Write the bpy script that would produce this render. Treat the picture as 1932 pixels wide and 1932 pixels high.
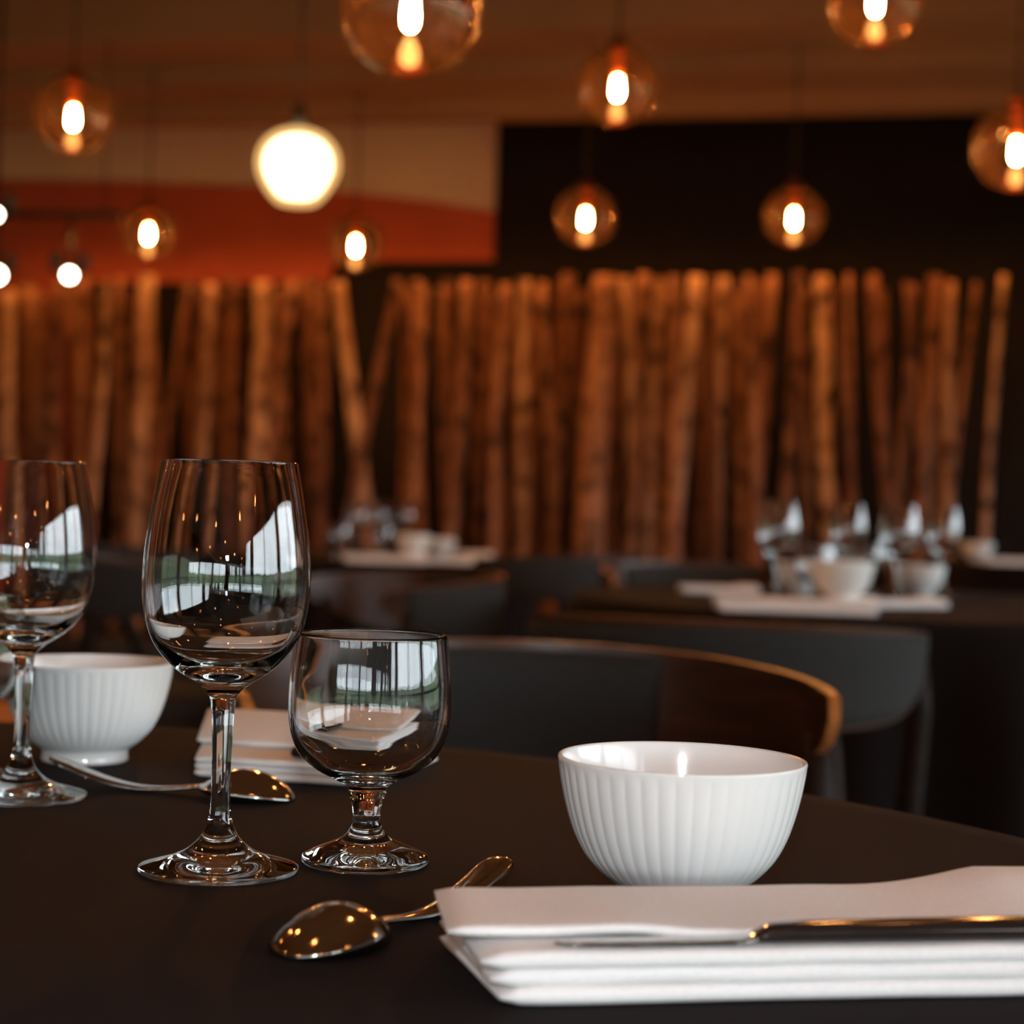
import bpy, bmesh, math, random
from mathutils import Vector, Matrix, noise
for o in list(bpy.data.objects):
    bpy.data.objects.remove(o)
S = bpy.context.scene
COL = S.collection
R = math.radians
PI = math.pi

# ------------------------------------------------------------------ camera
F = 3550.0                      # focal length in pixels of the 1932 px frame
EYE = Vector((0, 0, 0.92))
ROLL, PITCH = R(1.7), R(0.24)
cam = bpy.data.cameras.new('camera')
cam.sensor_width = 36.0
cam.lens = F / 1932 * 36.0
cam.clip_start = 0.02
cam.clip_end = 300
cam.dof.use_dof = True
cam.dof.focus_distance = 0.87
cam.dof.aperture_fstop = 7.6
cam.dof.aperture_blades = 0
camo = bpy.data.objects.new('camera', cam)
COL.objects.link(camo)
MR = Matrix.Rotation(PI / 2 - PITCH, 4, 'X') @ Matrix.Rotation(ROLL, 4, 'Z')
camo.matrix_world = Matrix.Translation(EYE) @ MR
S.camera = camo
AX = MR.to_3x3()
CR, CU, CF = AX @ Vector((1, 0, 0)), AX @ Vector((0, 1, 0)), AX @ Vector((0, 0, -1))


def ray(u, v):
    return CF + CR * ((u - 966) / F) + CU * ((966 - v) / F)


def P(u, v, D):                 # the point at distance D (world Y) seen at a spot of the photograph
    d = ray(u, v)
    return EYE + d * (D / d.y)


def T(u, v, z):                 # the point on a level surface of height z
    d = ray(u, v)
    return EYE + d * ((z - EYE.z) / d.z)


ROOM = R(-13)                   # the room is turned against the view
RM = Matrix.Rotation(ROOM, 4, 'Z')
EXR, EYR = RM.to_3x3() @ Vector((1, 0, 0)), RM.to_3x3() @ Vector((0, 1, 0))


def rw(x, y, z):                # room coordinates to world
    return EXR * x + EYR * y + Vector((0, 0, z))


def W(u, v, yr):                # room coordinates of the point on a plane parallel to the back wall
    d = ray(u, v)
    k = yr / d.dot(EYR)
    p = EYE + d * k
    return p.dot(EXR), p.z


# ------------------------------------------------------------------ world, exposure
S.view_settings.view_transform = 'Standard'
S.view_settings.look = 'None'
S.view_settings.exposure = 0.0
S.view_settings.gamma = 1.0
S.view_settings.use_curve_mapping = False
c = S.cycles
c.max_bounces = 20
c.transmission_bounces = 14
c.glossy_bounces = 8
c.diffuse_bounces = 5
c.transparent_max_bounces = 24
c.caustics_reflective = False
c.caustics_refractive = False
c.sample_clamp_indirect = 30.0
c.use_denoising = True
world = bpy.data.worlds.new('overcast_sky')
S.world = world
world.use_nodes = True
wn = world.node_tree
wn.nodes.clear()
wo = wn.nodes.new('ShaderNodeOutputWorld')
bg = wn.nodes.new('ShaderNodeBackground')
bg.inputs['Strength'].default_value = 11.0
tcw = wn.nodes.new('ShaderNodeTexCoord')
nzw = wn.nodes.new('ShaderNodeTexNoise')
nzw.inputs['Scale'].default_value = 2.2
nzw.inputs['Detail'].default_value = 5
crw = wn.nodes.new('ShaderNodeValToRGB')
crw.color_ramp.elements[0].position = 0.35
crw.color_ramp.elements[0].color = (0.50, 0.58, 0.64, 1)
crw.color_ramp.elements[1].position = 0.65
crw.color_ramp.elements[1].color = (0.90, 0.96, 1.0, 1)
wn.links.new(tcw.outputs['Generated'], nzw.inputs['Vector'])
wn.links.new(nzw.outputs['Fac'], crw.inputs['Fac'])
wn.links.new(crw.outputs['Color'], bg.inputs['Color'])
wn.links.new(bg.outputs['Background'], wo.inputs['Surface'])

BULB = 1200.0                    # radiance of the filament bulbs
TRUNK_W = 27.0                  # power of each recessed spot over the birch screen
FLASH_W = 3.4                  # the camera's own little flash

fl = bpy.data.lights.new('camera_flash', 'AREA')
fl.shape = 'RECTANGLE'
fl.size, fl.size_y = 0.045, 0.02
fl.energy = FLASH_W
fl.color = (0.92, 0.95, 1.0)
flo = bpy.data.objects.new('camera_flash', fl)
COL.objects.link(flo)
flo.matrix_world = Matrix.Translation(EYE + Vector((-0.003, 0.0, 0.085))) @ MR


# ------------------------------------------------------------------ materials
def mat(name, color, rough=0.6, metal=0.0, noise_scale=None, amt=0.15, bump=0.0, bscale=None, coat=0.0, sheen=0.0, stretch=None, spec=0.5):
    m = bpy.data.materials.new(name)
    m.use_nodes = True
    nt = m.node_tree
    b = nt.nodes['Principled BSDF']
    b.inputs['Roughness'].default_value = rough
    b.inputs['Metallic'].default_value = metal
    b.inputs['Coat Weight'].default_value = coat
    b.inputs['Coat Roughness'].default_value = 0.1
    b.inputs['Sheen Weight'].default_value = sheen
    b.inputs['Specular IOR Level'].default_value = spec
    b.inputs['Base Color'].default_value = (*color, 1)
    if noise_scale or bump:
        tc = nt.nodes.new('ShaderNodeTexCoord')
        mp = nt.nodes.new('ShaderNodeMapping')
        if stretch:
            mp.inputs['Scale'].default_value = stretch
        nt.links.new(tc.outputs['Object'], mp.inputs['Vector'])
        n = nt.nodes.new('ShaderNodeTexNoise')
        n.inputs['Scale'].default_value = noise_scale or bscale
        n.inputs['Detail'].default_value = 6
        nt.links.new(mp.outputs['Vector'], n.inputs['Vector'])
        if noise_scale:
            r = nt.nodes.new('ShaderNodeValToRGB')
            r.color_ramp.elements[0].position = 0.3
            r.color_ramp.elements[1].position = 0.7
            r.color_ramp.elements[0].color = (*[x * (1 - amt) for x in color], 1)
            r.color_ramp.elements[1].color = (*[min(1, x * (1 + amt)) for x in color], 1)
            nt.links.new(n.outputs['Fac'], r.inputs['Fac'])
            nt.links.new(r.outputs['Color'], b.inputs['Base Color'])
        if bump:
            n2 = nt.nodes.new('ShaderNodeTexNoise')
            n2.inputs['Scale'].default_value = bscale
            n2.inputs['Detail'].default_value = 3
            nt.links.new(mp.outputs['Vector'], n2.inputs['Vector'])
            bp = nt.nodes.new('ShaderNodeBump')
            bp.inputs['Strength'].default_value = bump
            bp.inputs['Distance'].default_value = 0.002
            nt.links.new(n2.outputs['Fac'], bp.inputs['Height'])
            nt.links.new(bp.outputs['Normal'], b.inputs['Normal'])
    return m


M = {}
M['cloth_black'] = mat('black_tablecloth', (0.0078, 0.0056, 0.0056), 0.9, noise_scale=900, amt=0.25, bump=0.15, bscale=1400, spec=0.12, sheen=0.0)
M['linen'] = mat('white_linen', (0.80, 0.79, 0.78), 0.85, noise_scale=600, amt=0.04, bump=0.25, bscale=900, spec=0.2)
M['china'] = mat('white_china', (0.80, 0.81, 0.80), 0.13, noise_scale=30, amt=0.01)
M['steel'] = mat('polished_steel', (0.46, 0.43, 0.40), 0.10, 1.0, noise_scale=80, amt=0.05)
M['handle'] = mat('dark_polished_handle', (0.045, 0.032, 0.028), 0.12, 0.6, noise_scale=60, amt=0.1)
M['wood_dark'] = mat('dark_lacquered_oak', (0.040, 0.014, 0.005), 0.34, noise_scale=6, amt=0.6, stretch=(1, 1, 9), coat=0.0, spec=0.35)
M['wood_edge'] = mat('plywood_edge', (0.42, 0.15, 0.035), 0.35, noise_scale=60, amt=0.3, stretch=(1, 1, 8))
M['leg_wood'] = mat('dark_stained_leg_wood', (0.012, 0.006, 0.004), 0.65, noise_scale=8, amt=0.5, stretch=(1, 1, 6), spec=0.15)
M['fabric'] = mat('charcoal_fabric', (0.026, 0.027, 0.027), 0.9, noise_scale=500, amt=0.35, bump=0.3, bscale=700, spec=0.2)
M['metal_black'] = mat('black_metal', (0.012, 0.011, 0.010), 0.45, 0.0, noise_scale=90, amt=0.2)
M['white_wall'] = mat('off_white_paint', (0.80, 0.77, 0.70), 0.8, noise_scale=3, amt=0.05)
M['red_wall'] = mat('terracotta_paint', (0.56, 0.135, 0.078), 0.8, noise_scale=2.5, amt=0.10)
M['black_wall'] = mat('black_paint', (0.0035, 0.003, 0.0028), 0.75, noise_scale=4, amt=0.2, spec=0.25)
M['ceil'] = mat('brown_ceiling_paint', (0.36, 0.25, 0.16), 0.8, noise_scale=2, amt=0.08)
M['grey_wall'] = mat('grey_plaster', (0.16, 0.145, 0.13), 0.85, noise_scale=3, amt=0.1)
M['floor'] = mat('light_oak_floor', (0.42, 0.26, 0.15), 0.45, noise_scale=5, amt=0.2, stretch=(10, 1, 1))
M['grass'] = mat('meadow_green', (0.045, 0.075, 0.018), 0.9, noise_scale=0.4, amt=0.4)
M['cord'] = mat('dark_cord', (0.03, 0.018, 0.012), 0.6, noise_scale=200, amt=0.2)
M['copper'] = mat('antique_copper', (0.35, 0.12, 0.05), 0.3, 1.0, noise_scale=40, amt=0.15)


def glass_mat(name='clear_glass'):
    m = bpy.data.materials.new(name)
    m.use_nodes = True
    nt = m.node_tree
    nt.nodes.clear()
    out = nt.nodes.new('ShaderNodeOutputMaterial')
    g = nt.nodes.new('ShaderNodeBsdfGlass')
    g.inputs['IOR'].default_value = 1.5
    g.inputs['Roughness'].default_value = 0.0
    g.inputs['Color'].default_value = (0.985, 0.99, 0.99, 1)
    nt.links.new(g.outputs[0], out.inputs['Surface'])
    return m


M['glass'] = glass_mat()


def pane_mat(name, tint):
    m = bpy.data.materials.new(name)
    m.use_nodes = True
    nt = m.node_tree
    nt.nodes.clear()
    out = nt.nodes.new('ShaderNodeOutputMaterial')
    tr = nt.nodes.new('ShaderNodeBsdfTransparent')
    tr.inputs['Color'].default_value = (*tint, 1)
    gl = nt.nodes.new('ShaderNodeBsdfGlossy')
    gl.inputs['Roughness'].default_value = 0.02
    fr = nt.nodes.new('ShaderNodeFresnel')
    fr.inputs['IOR'].default_value = 1.45
    mx = nt.nodes.new('ShaderNodeMixShader')
    nt.links.new(fr.outputs[0], mx.inputs['Fac'])
    nt.links.new(tr.outputs[0], mx.inputs[1])
    nt.links.new(gl.outputs[0], mx.inputs[2])
    nt.links.new(mx.outputs[0], out.inputs['Surface'])
    return m


M['pane'] = pane_mat('window_glass', (0.95, 0.97, 0.97))


def globe_mat():                # blown glass, smoked amber at the crown and clear at the foot
    m = pane_mat('smoked_amber_glass', (1, 1, 1))
    nt = m.node_tree
    tr = [n for n in nt.nodes if n.type == 'BSDF_TRANSPARENT'][0]
    gl = [n for n in nt.nodes if n.type == 'BSDF_GLOSSY'][0]
    fr = [n for n in nt.nodes if n.type == 'FRESNEL'][0]
    fr.inputs['IOR'].default_value = 1.75
    gl.inputs['Color'].default_value = (1.0, 0.86, 0.70, 1)
    gl.inputs['Roughness'].default_value = 0.03
    tc = nt.nodes.new('ShaderNodeTexCoord')
    sp = nt.nodes.new('ShaderNodeSeparateXYZ')
    mr = nt.nodes.new('ShaderNodeMapRange')
    mr.inputs['From Min'].default_value = -0.1
    mr.inputs['From Max'].default_value = 0.1
    cr = nt.nodes.new('ShaderNodeValToRGB')
    e = cr.color_ramp.elements
    e[0].position, e[0].color = 0.25, (0.90, 0.82, 0.74, 1)
    e[1].position, e[1].color = 0.85, (0.07, 0.026, 0.012, 1)
    e2 = e.new(0.55)
    e2.color = (0.44, 0.24, 0.13, 1)
    nt.links.new(tc.outputs['Object'], sp.inputs[0])
    nt.links.new(sp.outputs['Z'], mr.inputs['Value'])
    nt.links.new(mr.outputs[0], cr.inputs['Fac'])
    nt.links.new(cr.outputs['Color'], tr.inputs['Color'])
    df = nt.nodes.new('ShaderNodeBsdfTranslucent')
    df.inputs['Color'].default_value = (0.75, 0.36, 0.16, 1)
    m2 = nt.nodes.new('ShaderNodeMixShader')
    m2.inputs['Fac'].default_value = 0.004
    old = [n for n in nt.nodes if n.type == 'MIX_SHADER' and n != m2][0]
    out = [n for n in nt.nodes if n.type == 'OUTPUT_MATERIAL'][0]
    nt.links.new(old.outputs[0], m2.inputs[1])
    nt.links.new(df.outputs[0], m2.inputs[2])
    nt.links.new(m2.outputs[0], out.inputs['Surface'])
    return m


M['globe'] = globe_mat()


def emit(name, color, strength):
    m = bpy.data.materials.new(name)
    m.use_nodes = True
    nt = m.node_tree
    nt.nodes.clear()
    out = nt.nodes.new('ShaderNodeOutputMaterial')
    e = nt.nodes.new('ShaderNodeEmission')
    e.inputs['Color'].default_value = (*color, 1)
    e.inputs['Strength'].default_value = strength
    nt.links.new(e.outputs[0], out.inputs['Surface'])
    return m


M['bulb'] = emit('glowing_filament_bulb', (1.0, 0.43, 0.125), BULB)
M['bulb_round'] = emit('glowing_round_bulb', (1.0, 0.43, 0.125), 200.0)
M['bulb_glint'] = emit('emissive_bulb_reflection', (1.0, 0.47, 0.12), 2.6)  # emission that paints the bulb's mirrored glow low in the globe
M['opal'] = emit('lit_opal_glass', (1.0, 0.56, 0.19), 1.35)
_nt = M['opal'].node_tree
_tr = _nt.nodes.new('ShaderNodeBsdfTransparent')
_ad = _nt.nodes.new('ShaderNodeMixShader')
_ad.inputs['Fac'].default_value = 0.85
_nt.links.new(_tr.outputs[0], _ad.inputs[1])
_nt.links.new([x for x in _nt.nodes if x.type == 'EMISSION'][0].outputs[0], _ad.inputs[2])
_nt.links.new(_ad.outputs[0], [x for x in _nt.nodes if x.type == 'OUTPUT_MATERIAL'][0].inputs['Surface'])
M['opal_core'] = emit('glowing_frosted_bulb', (1.0, 0.78, 0.48), 30.0)
M['spot'] = emit('lit_spotlight_lens', (1.0, 0.93, 0.68), 22.0)


def bark_mat(name, base, dark):
    m = bpy.data.materials.new(name)
    m.use_nodes = True
    nt = m.node_tree
    b = nt.nodes['Principled BSDF']
    b.inputs['Roughness'].default_value = 0.75
    b.inputs['Specular IOR Level'].default_value = 0.25
    tc = nt.nodes.new('ShaderNodeTexCoord')
    oi = nt.nodes.new('ShaderNodeObjectInfo')
    ad = nt.nodes.new('ShaderNodeVectorMath')
    mp = nt.nodes.new('ShaderNodeMapping')
    mp.inputs['Scale'].default_value = (11, 11, 8)
    n = nt.nodes.new('ShaderNodeTexNoise')
    n.inputs['Scale'].default_value = 1.6
    n.inputs['Detail'].default_value = 5
    r = nt.nodes.new('ShaderNodeValToRGB')
    r.color_ramp.elements[0].position = 0.34
    r.color_ramp.elements[0].color = (*dark, 1)
    r.color_ramp.elements[1].position = 0.52
    r.color_ramp.elements[1].color = (*base, 1)
    n2 = nt.nodes.new('ShaderNodeTexNoise')
    n2.inputs['Scale'].default_value = 2.3
    mx = nt.nodes.new('ShaderNodeMix')
    mx.data_type = 'RGBA'
    mx.blend_type = 'MULTIPLY'
    mx.inputs['Factor'].default_value = 0.8
    r2 = nt.nodes.new('ShaderNodeValToRGB')
    r2.color_ramp.elements[0].position = 0.35
    r2.color_ramp.elements[0].color = (0.45, 0.36, 0.30, 1)
    r2.color_ramp.elements[1].position = 0.62
    L = nt.links.new
    L(tc.outputs['Object'], ad.inputs[0])
    L(oi.outputs['Random'], ad.inputs[1])
    L(ad.outputs[0], mp.inputs['Vector'])
    L(mp.outputs[0], n.inputs['Vector'])
    L(n.outputs['Fac'], r.inputs['Fac'])
    L(ad.outputs[0], n2.inputs['Vector'])
    L(n2.outputs['Fac'], r2.inputs['Fac'])
    L(r.outputs['Color'], mx.inputs[6])
    L(r2.outputs['Color'], mx.inputs[7])
    L(mx.outputs[2], b.inputs['Base Color'])
    return m


M['bark'] = [bark_mat('pale_birch_bark', (0.49, 0.33, 0.215), (0.055, 0.028, 0.018)),
             bark_mat('brown_birch_bark', (0.31, 0.165, 0.095), (0.045, 0.025, 0.016)),
             bark_mat('red_brown_birch_bark', (0.20, 0.095, 0.05), (0.03, 0.015, 0.01))]


# ------------------------------------------------------------------ helpers
def tag(o, label=None, cat=None, group=None, kind=None):
    if label: o['label'] = label
    if cat: o['category'] = cat
    if group: o['group'] = group
    if kind: o['kind'] = kind
    return o


def thing(name, loc, rz=0.0, label=None, cat=None, group=None):
    o = bpy.data.objects.new(name, None)
    o.empty_display_size = 0.05
    COL.objects.link(o)
    o.location = loc
    o.rotation_euler = (0, 0, rz)
    return tag(o, label, cat, group)


def obj(name, bm, m, parent=None, loc=None, smooth=True, label=None, recalc=True):
    if recalc:
        bmesh.ops.recalc_face_normals(bm, faces=bm.faces[:])
    me = bpy.data.meshes.new(name)
    bm.to_mesh(me)
    bm.free()
    for mm in (m if isinstance(m, (list, tuple)) else [m]):
        me.materials.append(mm)
    if smooth:
        for p in me.polygons:
            p.use_smooth = True
    o = bpy.data.objects.new(name, me)
    COL.objects.link(o)
    if parent is not None:
        o.parent = parent
    if loc is not None:
        o.location = loc
    if label:
        o['label'] = label
    return o


def children(o):
    return [x for x in bpy.data.objects if x.parent == o]


def dup(root, loc, rz=0.0, label=None, group=None, scale=None):
    kids = children(root)
    r = root.copy()
    COL.objects.link(r)
    r.location = loc
    r.rotation_euler = (0, 0, rz)
    if label: r['label'] = label
    if group: r['group'] = group
    if scale: r.scale = (scale,) * 3
    for ch in kids:
        sub = children(ch)
        k = ch.copy()
        COL.objects.link(k)
        k.parent = r
        for g in sub:
            h = g.copy()
            COL.objects.link(h)
            h.parent = k
    return r


def box(bm, lo, hi, bev=0.0, M4=None):
    vs = [bm.verts.new((x, y, z)) for x in (lo[0], hi[0]) for y in (lo[1], hi[1]) for z in (lo[2], hi[2])]
    fs = [(0, 1, 3, 2), (4, 6, 7, 5), (0, 4, 5, 1), (2, 3, 7, 6), (0, 2, 6, 4), (1, 5, 7, 3)]
    faces = [bm.faces.new([vs[i] for i in f]) for f in fs]
    if M4 is not None:
        for v in vs:
            v.co = M4 @ v.co
    if bev:
        es = list({e for f in faces for e in f.edges})
        bmesh.ops.bevel(bm, geom=es, offset=bev, segments=3, profile=0.6, affect='EDGES')
    return bm


def lathe(bm, prof, seg=64, rfun=None):
    rings = []
    for r, z in prof:
        if r < 1e-7:
            rings.append([bm.verts.new((0, 0, z))])
        else:
            ring = []
            for i in range(seg):
                a = 2 * PI * i / seg
                rr = rfun(r, z, a) if rfun else r
                ring.append(bm.verts.new((rr * math.cos(a), rr * math.sin(a), z)))
            rings.append(ring)
    for a, b in zip(rings, rings[1:]):
        for i in range(seg):
            j = (i + 1) % seg
            if len(a) == 1 and len(b) == 1:
                continue
            if len(a) == 1:
                bm.faces.new((a[0], b[i], b[j]))
            elif len(b) == 1:
                bm.faces.new((a[i], b[0], a[j]))
            else:
                bm.faces.new((a[i], b[i], b[j], a[j]))
    return bm


def spline(pts, n=6):           # Catmull-Rom through 2-D points
    out = []
    for i in range(len(pts) - 1):
        p0 = pts[max(0, i - 1)]; p1 = pts[i]; p2 = pts[i + 1]; p3 = pts[min(len(pts) - 1, i + 2)]
        for k in range(n):
            t = k / n
            out.append(tuple(0.5 * ((2 * b) + (-a + c_) * t + (2 * a - 5 * b + 4 * c_ - d) * t * t + (-a + 3 * b - 3 * c_ + d) * t ** 3)
                             for a, b, c_, d in zip(p0, p1, p2, p3)))
    out.append(tuple(pts[-1]))
    return out


def tube(bm, pts, rad, seg=12, cap=True):
    pts = [Vector(p) for p in pts]
    rings = []
    nrm = None
    for i, p in enumerate(pts):
        t = (pts[min(i + 1, len(pts) - 1)] - pts[max(i - 1, 0)]).normalized()
        if nrm is None:
            nrm = t.orthogonal().normalized()
        nrm = (nrm - t * nrm.dot(t)).normalized()
        bi = t.cross(nrm)
        r = rad[i] if isinstance(rad, (list, tuple)) else rad
        rings.append([bm.verts.new(p + (nrm * math.cos(2 * PI * k / seg) + bi * math.sin(2 * PI * k / seg)) * r) for k in range(seg)])
    for a, b in zip(rings, rings[1:]):
        for k in range(seg):
            bm.faces.new((a[k], a[(k + 1) % seg], b[(k + 1) % seg], b[k]))
    if cap:
        bm.faces.new(rings[0][::-1])
        bm.faces.new(rings[-1])
    return bm


ORD = 'first second third fourth fifth sixth seventh eighth ninth tenth eleventh twelfth thirteenth fourteenth fifteenth sixteenth seventeenth eighteenth nineteenth'.split()
TEN = {20: 'twent', 30: 'thirt', 40: 'fort', 50: 'fift', 60: 'sixt', 70: 'sevent', 80: 'eight'}


def ordinal(n):
    if n < 20:
        return ORD[n - 1]
    t, k = n // 10 * 10, n % 10
    return TEN[t] + ('ieth' if k == 0 else 'y-' + ORD[k - 1])


# ------------------------------------------------------------------ the room
XL, XR, YF, YB, HC = -6.0, 3.1, -7.6, 8.05, 3.0


def room_box(name, lo, hi, m, kind='structure', label=None):
    bm = bmesh.new()
    box(bm, lo, hi)
    o = obj(name, bm, m, smooth=False)
    o.rotation_euler = (0, 0, ROOM)
    tag(o, label, None, None, kind)
    return o


room_box('floor', (XL - .2, YF - .2, -0.1), (XR + .2, YB + .2, 0.0), M['floor'], label='light oak floor')
room_box('ceiling', (XL - .2, YF - .2, HC), (XR + .2, YB + .2, HC + .1), M['ceil'], label='brown painted ceiling')
room_box('wall_back', (XL - .2, YB, 0), (XR + .2, YB + .2, HC), M['white_wall'], label='off-white wall behind the birch screen')
# window walls: solid piers and lintels, openings in between
NW = 0


def window_wall(axis, fixed, a0, a1, openings, name, sgn):
    """Wall along one room axis with tall openings; each opening gets a framed window and a portal."""
    global NW
    bm = bmesh.new()
    t = 0.2

    def bx(lo_a, hi_a, z0, z1):
        lo_f, hi_f = (fixed, fixed + t) if sgn > 0 else (fixed - t, fixed)
        if axis == 'y':
            box(bm, (lo_f, lo_a, z0), (hi_f, hi_a, z1))
        else:
            box(bm, (lo_a, lo_f, z0), (hi_a, hi_f, z1))
    cur = a0
    for (p, q, z0, z1) in openings:
        bx(cur, p, 0, HC)
        bx(p, q, 0, z0)
        bx(p, q, z1, HC)
        cur = q
    bx(cur, a1, 0, HC)
    o = obj(name, bm, M['black_wall'], smooth=False)
    o.rotation_euler = (0, 0, ROOM)
    tag(o, 'black wall pierced by tall windows', None, None, 'structure')
    for (p, q, z0, z1) in openings:
        NW += 1
        mid = (p + q) / 2
        fx = fixed + sgn * 0.1
        wt = bpy.data.objects.new('window_%d' % NW, None)
        COL.objects.link(wt)
        wt.rotation_euler = (0, 0, ROOM if axis == 'x' else ROOM + PI / 2)
        wt.location = rw(mid, fx, z0) if axis == 'x' else rw(fx, mid, z0)
        tag(wt, 'tall black-framed window', None, None, 'structure')
        w, h = q - p, z1 - z0
        fb = bmesh.new()
        for x in (-w / 2, w / 2):
            box(fb, (x - 0.05, -0.05, 0), (x + 0.05, 0.05, h))
        box(fb, (-0.025, -0.04, 0), (0.025, 0.04, h))
        for z in (0, h * 0.30, h):
            box(fb, (-w / 2, -0.045, z - 0.035), (w / 2, 0.045, z + 0.035))
        obj('window_frame', fb, M['metal_black'], wt, smooth=False)
        pb = bmesh.new()
        vs = [pb.verts.new(v) for v in ((-w / 2, 0, 0), (w / 2, 0, 0), (w / 2, 0, h), (-w / 2, 0, h))]
        pb.faces.new(vs)
        obj('window_pane', pb, M['pane'], wt, smooth=False)
        pl = bpy.data.lights.new('window_portal', 'AREA')
        pl.shape = 'RECTANGLE'
        pl.size, pl.size_y = w, h
        pl.cycles.is_portal = True
        po = bpy.data.objects.new('window_portal', pl)
        COL.objects.link(po)
        inward = (-EXR if axis == 'y' else -EYR) * sgn
        po.matrix_world = Matrix.Translation(wt.location + Vector((0, 0, h / 2)) - inward * 0.07) @ inward.to_track_quat('-Z', 'Y').to_matrix().to_4x4()


window_wall('y', XR, YF, YB, [(-7.2 + i * 2.85, -7.2 + i * 2.85 + 2.6, 0.30, 1.85) for i in range(5)], 'wall_right', 1)
window_wall('x', YF, XL, XR, [(-5.6 + i * 2.85, -5.6 + i * 2.85 + 2.6, 0.30, 1.85) for i in range(3)], 'wall_front', -1)

room_box('wall_left', (XL - .2, YF - .2, 0), (XL, YB, HC), M['grey_wall'], label='grey wall on the left')

# outside: a meadow and a low wooded rise
bm = bmesh.new()
n = 40
gv = [[bm.verts.new(((i / n - .5) * 160, (j / n - .5) * 160, 0)) for j in range(n + 1)] for i in range(n + 1)]
for i in range(n):
    for j in range(n):
        bm.faces.new((gv[i][j], gv[i + 1][j], gv[i + 1][j + 1], gv[i][j + 1]))
for v in bm.verts:
    d = v.co.length
    v.co.z = -0.25 + max(0, d - 16) * 0.055 + (noise.noise(v.co * 0.11) * 1.4 if d > 20 else 0)
o = obj('terrain', bm, M['grass'])
tag(o, 'green meadow rising outside the windows', None, None, 'structure')

# stepped ceiling beam running along the room
bm = bmesh.new()
prof = [(6.95, HC), (6.95, 2.37), (6.82, 2.37), (6.82, 2.43), (6.48, 2.43), (6.48, 2.497), (6.09, 2.497), (6.09, HC)]
a = [bm.verts.new((XL, y, z)) for y, z in prof]
b = [bm.verts.new((XR, y, z)) for y, z in prof]
for i in range(len(prof)):
    j = (i + 1) % len(prof)
    bm.faces.new((a[i], a[j], b[j], b[i]))
bm.faces.new(a)
bm.faces.new(b)
o = obj('trim_1', bm, M['ceil'], smooth=False)
o.rotation_euler = (0, 0, ROOM)
tag(o, 'stepped brown ceiling beam across the room', None, None, 'structure')

# painted zones of the back wall, each a thin board on it
def wall_board(name, pts, yr, th, m, label):
    bm = bmesh.new()
    f = [bm.verts.new((x, yr, z)) for x, z in pts]
    g = [bm.verts.new((x, yr + th, z)) for x, z in pts]
    bm.faces.new(f)
    bm.faces.new(g[::-1])
    for i in range(len(pts)):
        j = (i + 1) % len(pts)
        bm.faces.new((f[i], g[i], g[j], f[j]))
    o = obj(name, bm, m, smooth=False)
    o.rotation_euler = (0, 0, ROOM)
    tag(o, label, None, None, 'structure')


yr = 8.03
crv = [W(u, v, yr) for u, v in spline([(-160, 336), (0, 338), (200, 341), (450, 349), (600, 358), (750, 372), (850, 385), (960, 404)], 4)]
wall_board('trim_2', crv + [(crv[-1][0], 0.02), (crv[0][0], 0.02)], yr, 0.02, M['red_wall'], 'terracotta painted field with a curved top edge')
xk0, zk = W(150, 505, 7.99)
xk1, _ = W(937, 497, 7.99)
_, zk = W(760, 492, 7.99)
xs, _ = W(622, 497, 7.99)
_, zs = W(400, 533, 7.99)
wall_board('trim_3', [(xk0, zs), (xs, zs), (xs + 0.03, zk), (xk1, zk), (xk1, 0.02), (xk0, 0.02)], 7.99, 0.03, M['black_wall'], 'black band low on the wall behind the birch trunks')
xb, _ = W(938, 300, 7.985)
wall_board('trim_4', [(xb, HC), (XR, HC), (XR, 0.02), (xb, 0.02)], 7.985, 0.06, M['black_wall'], 'black wall panel right of the red field')


# ------------------------------------------------------------------ birch trunk screen
random.seed(7)
YT = 7.6
# (photo x of the top, photo x near the lower end at v=1000, width in px, photo y of the top)
FRONT = [(20, 30, 48, 548), (62, 75, 40, 540), (112, 98, 36, 532), (160, 172, 36, 524), (198, 190, 30, 528), (232, 240, 30, 522), (276, 262, 50, 518),
         (355, 322, 30, 530), (392, 372, 34, 536), (432, 440, 36, 524), (490, 462, 44, 530), (524, 530, 24, 540), (551, 515, 30, 528), (592, 614, 46, 524),
         (640, 692, 36, 532), (746, 660, 38, 526), (793, 772, 24, 532), (836, 845, 40, 542), (878, 872, 34, 528), (920, 930, 44, 532), (955, 942, 30, 536),
         (992, 985, 38, 528), (1030, 1022, 34, 532), (1073, 1052, 44, 516), (1136, 1120, 56, 520), (1180, 1176, 40, 524), (1212, 1202, 40, 515), (1246, 1240, 30, 526), (1268, 1262, 36, 520),
         (1310, 1272, 42, 520), (1345, 1340, 26, 524), (1368, 1348, 30, 522), (1405, 1440, 34, 518), (1452, 1425, 44, 516), (1500, 1486, 30, 514), (1545, 1552, 46, 520),
         (1574, 1606, 24, 534), (1598, 1596, 22, 516), (1645, 1660, 46, 518), (1702, 1752, 24, 530), (1722, 1702, 20, 536), (1765, 1760, 40, 520), (1800, 1804, 24, 532), (1838, 1812, 26, 532), (1892, 1864, 30, 518)]


PLACED = []


def clear_of(x0, x1, z1, yr, r):
    for (a0, a1, az, ay, ar) in PLACED:
        for k in range(13):
            z = min(z1, az) * k / 12
            dx = (x0 + (x1 - x0) * z / z1) - (a0 + (a1 - a0) * z / az)
            if math.hypot(dx, yr - ay) < (r + ar) * 1.08 + 0.022:
                return False
    return True


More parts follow.
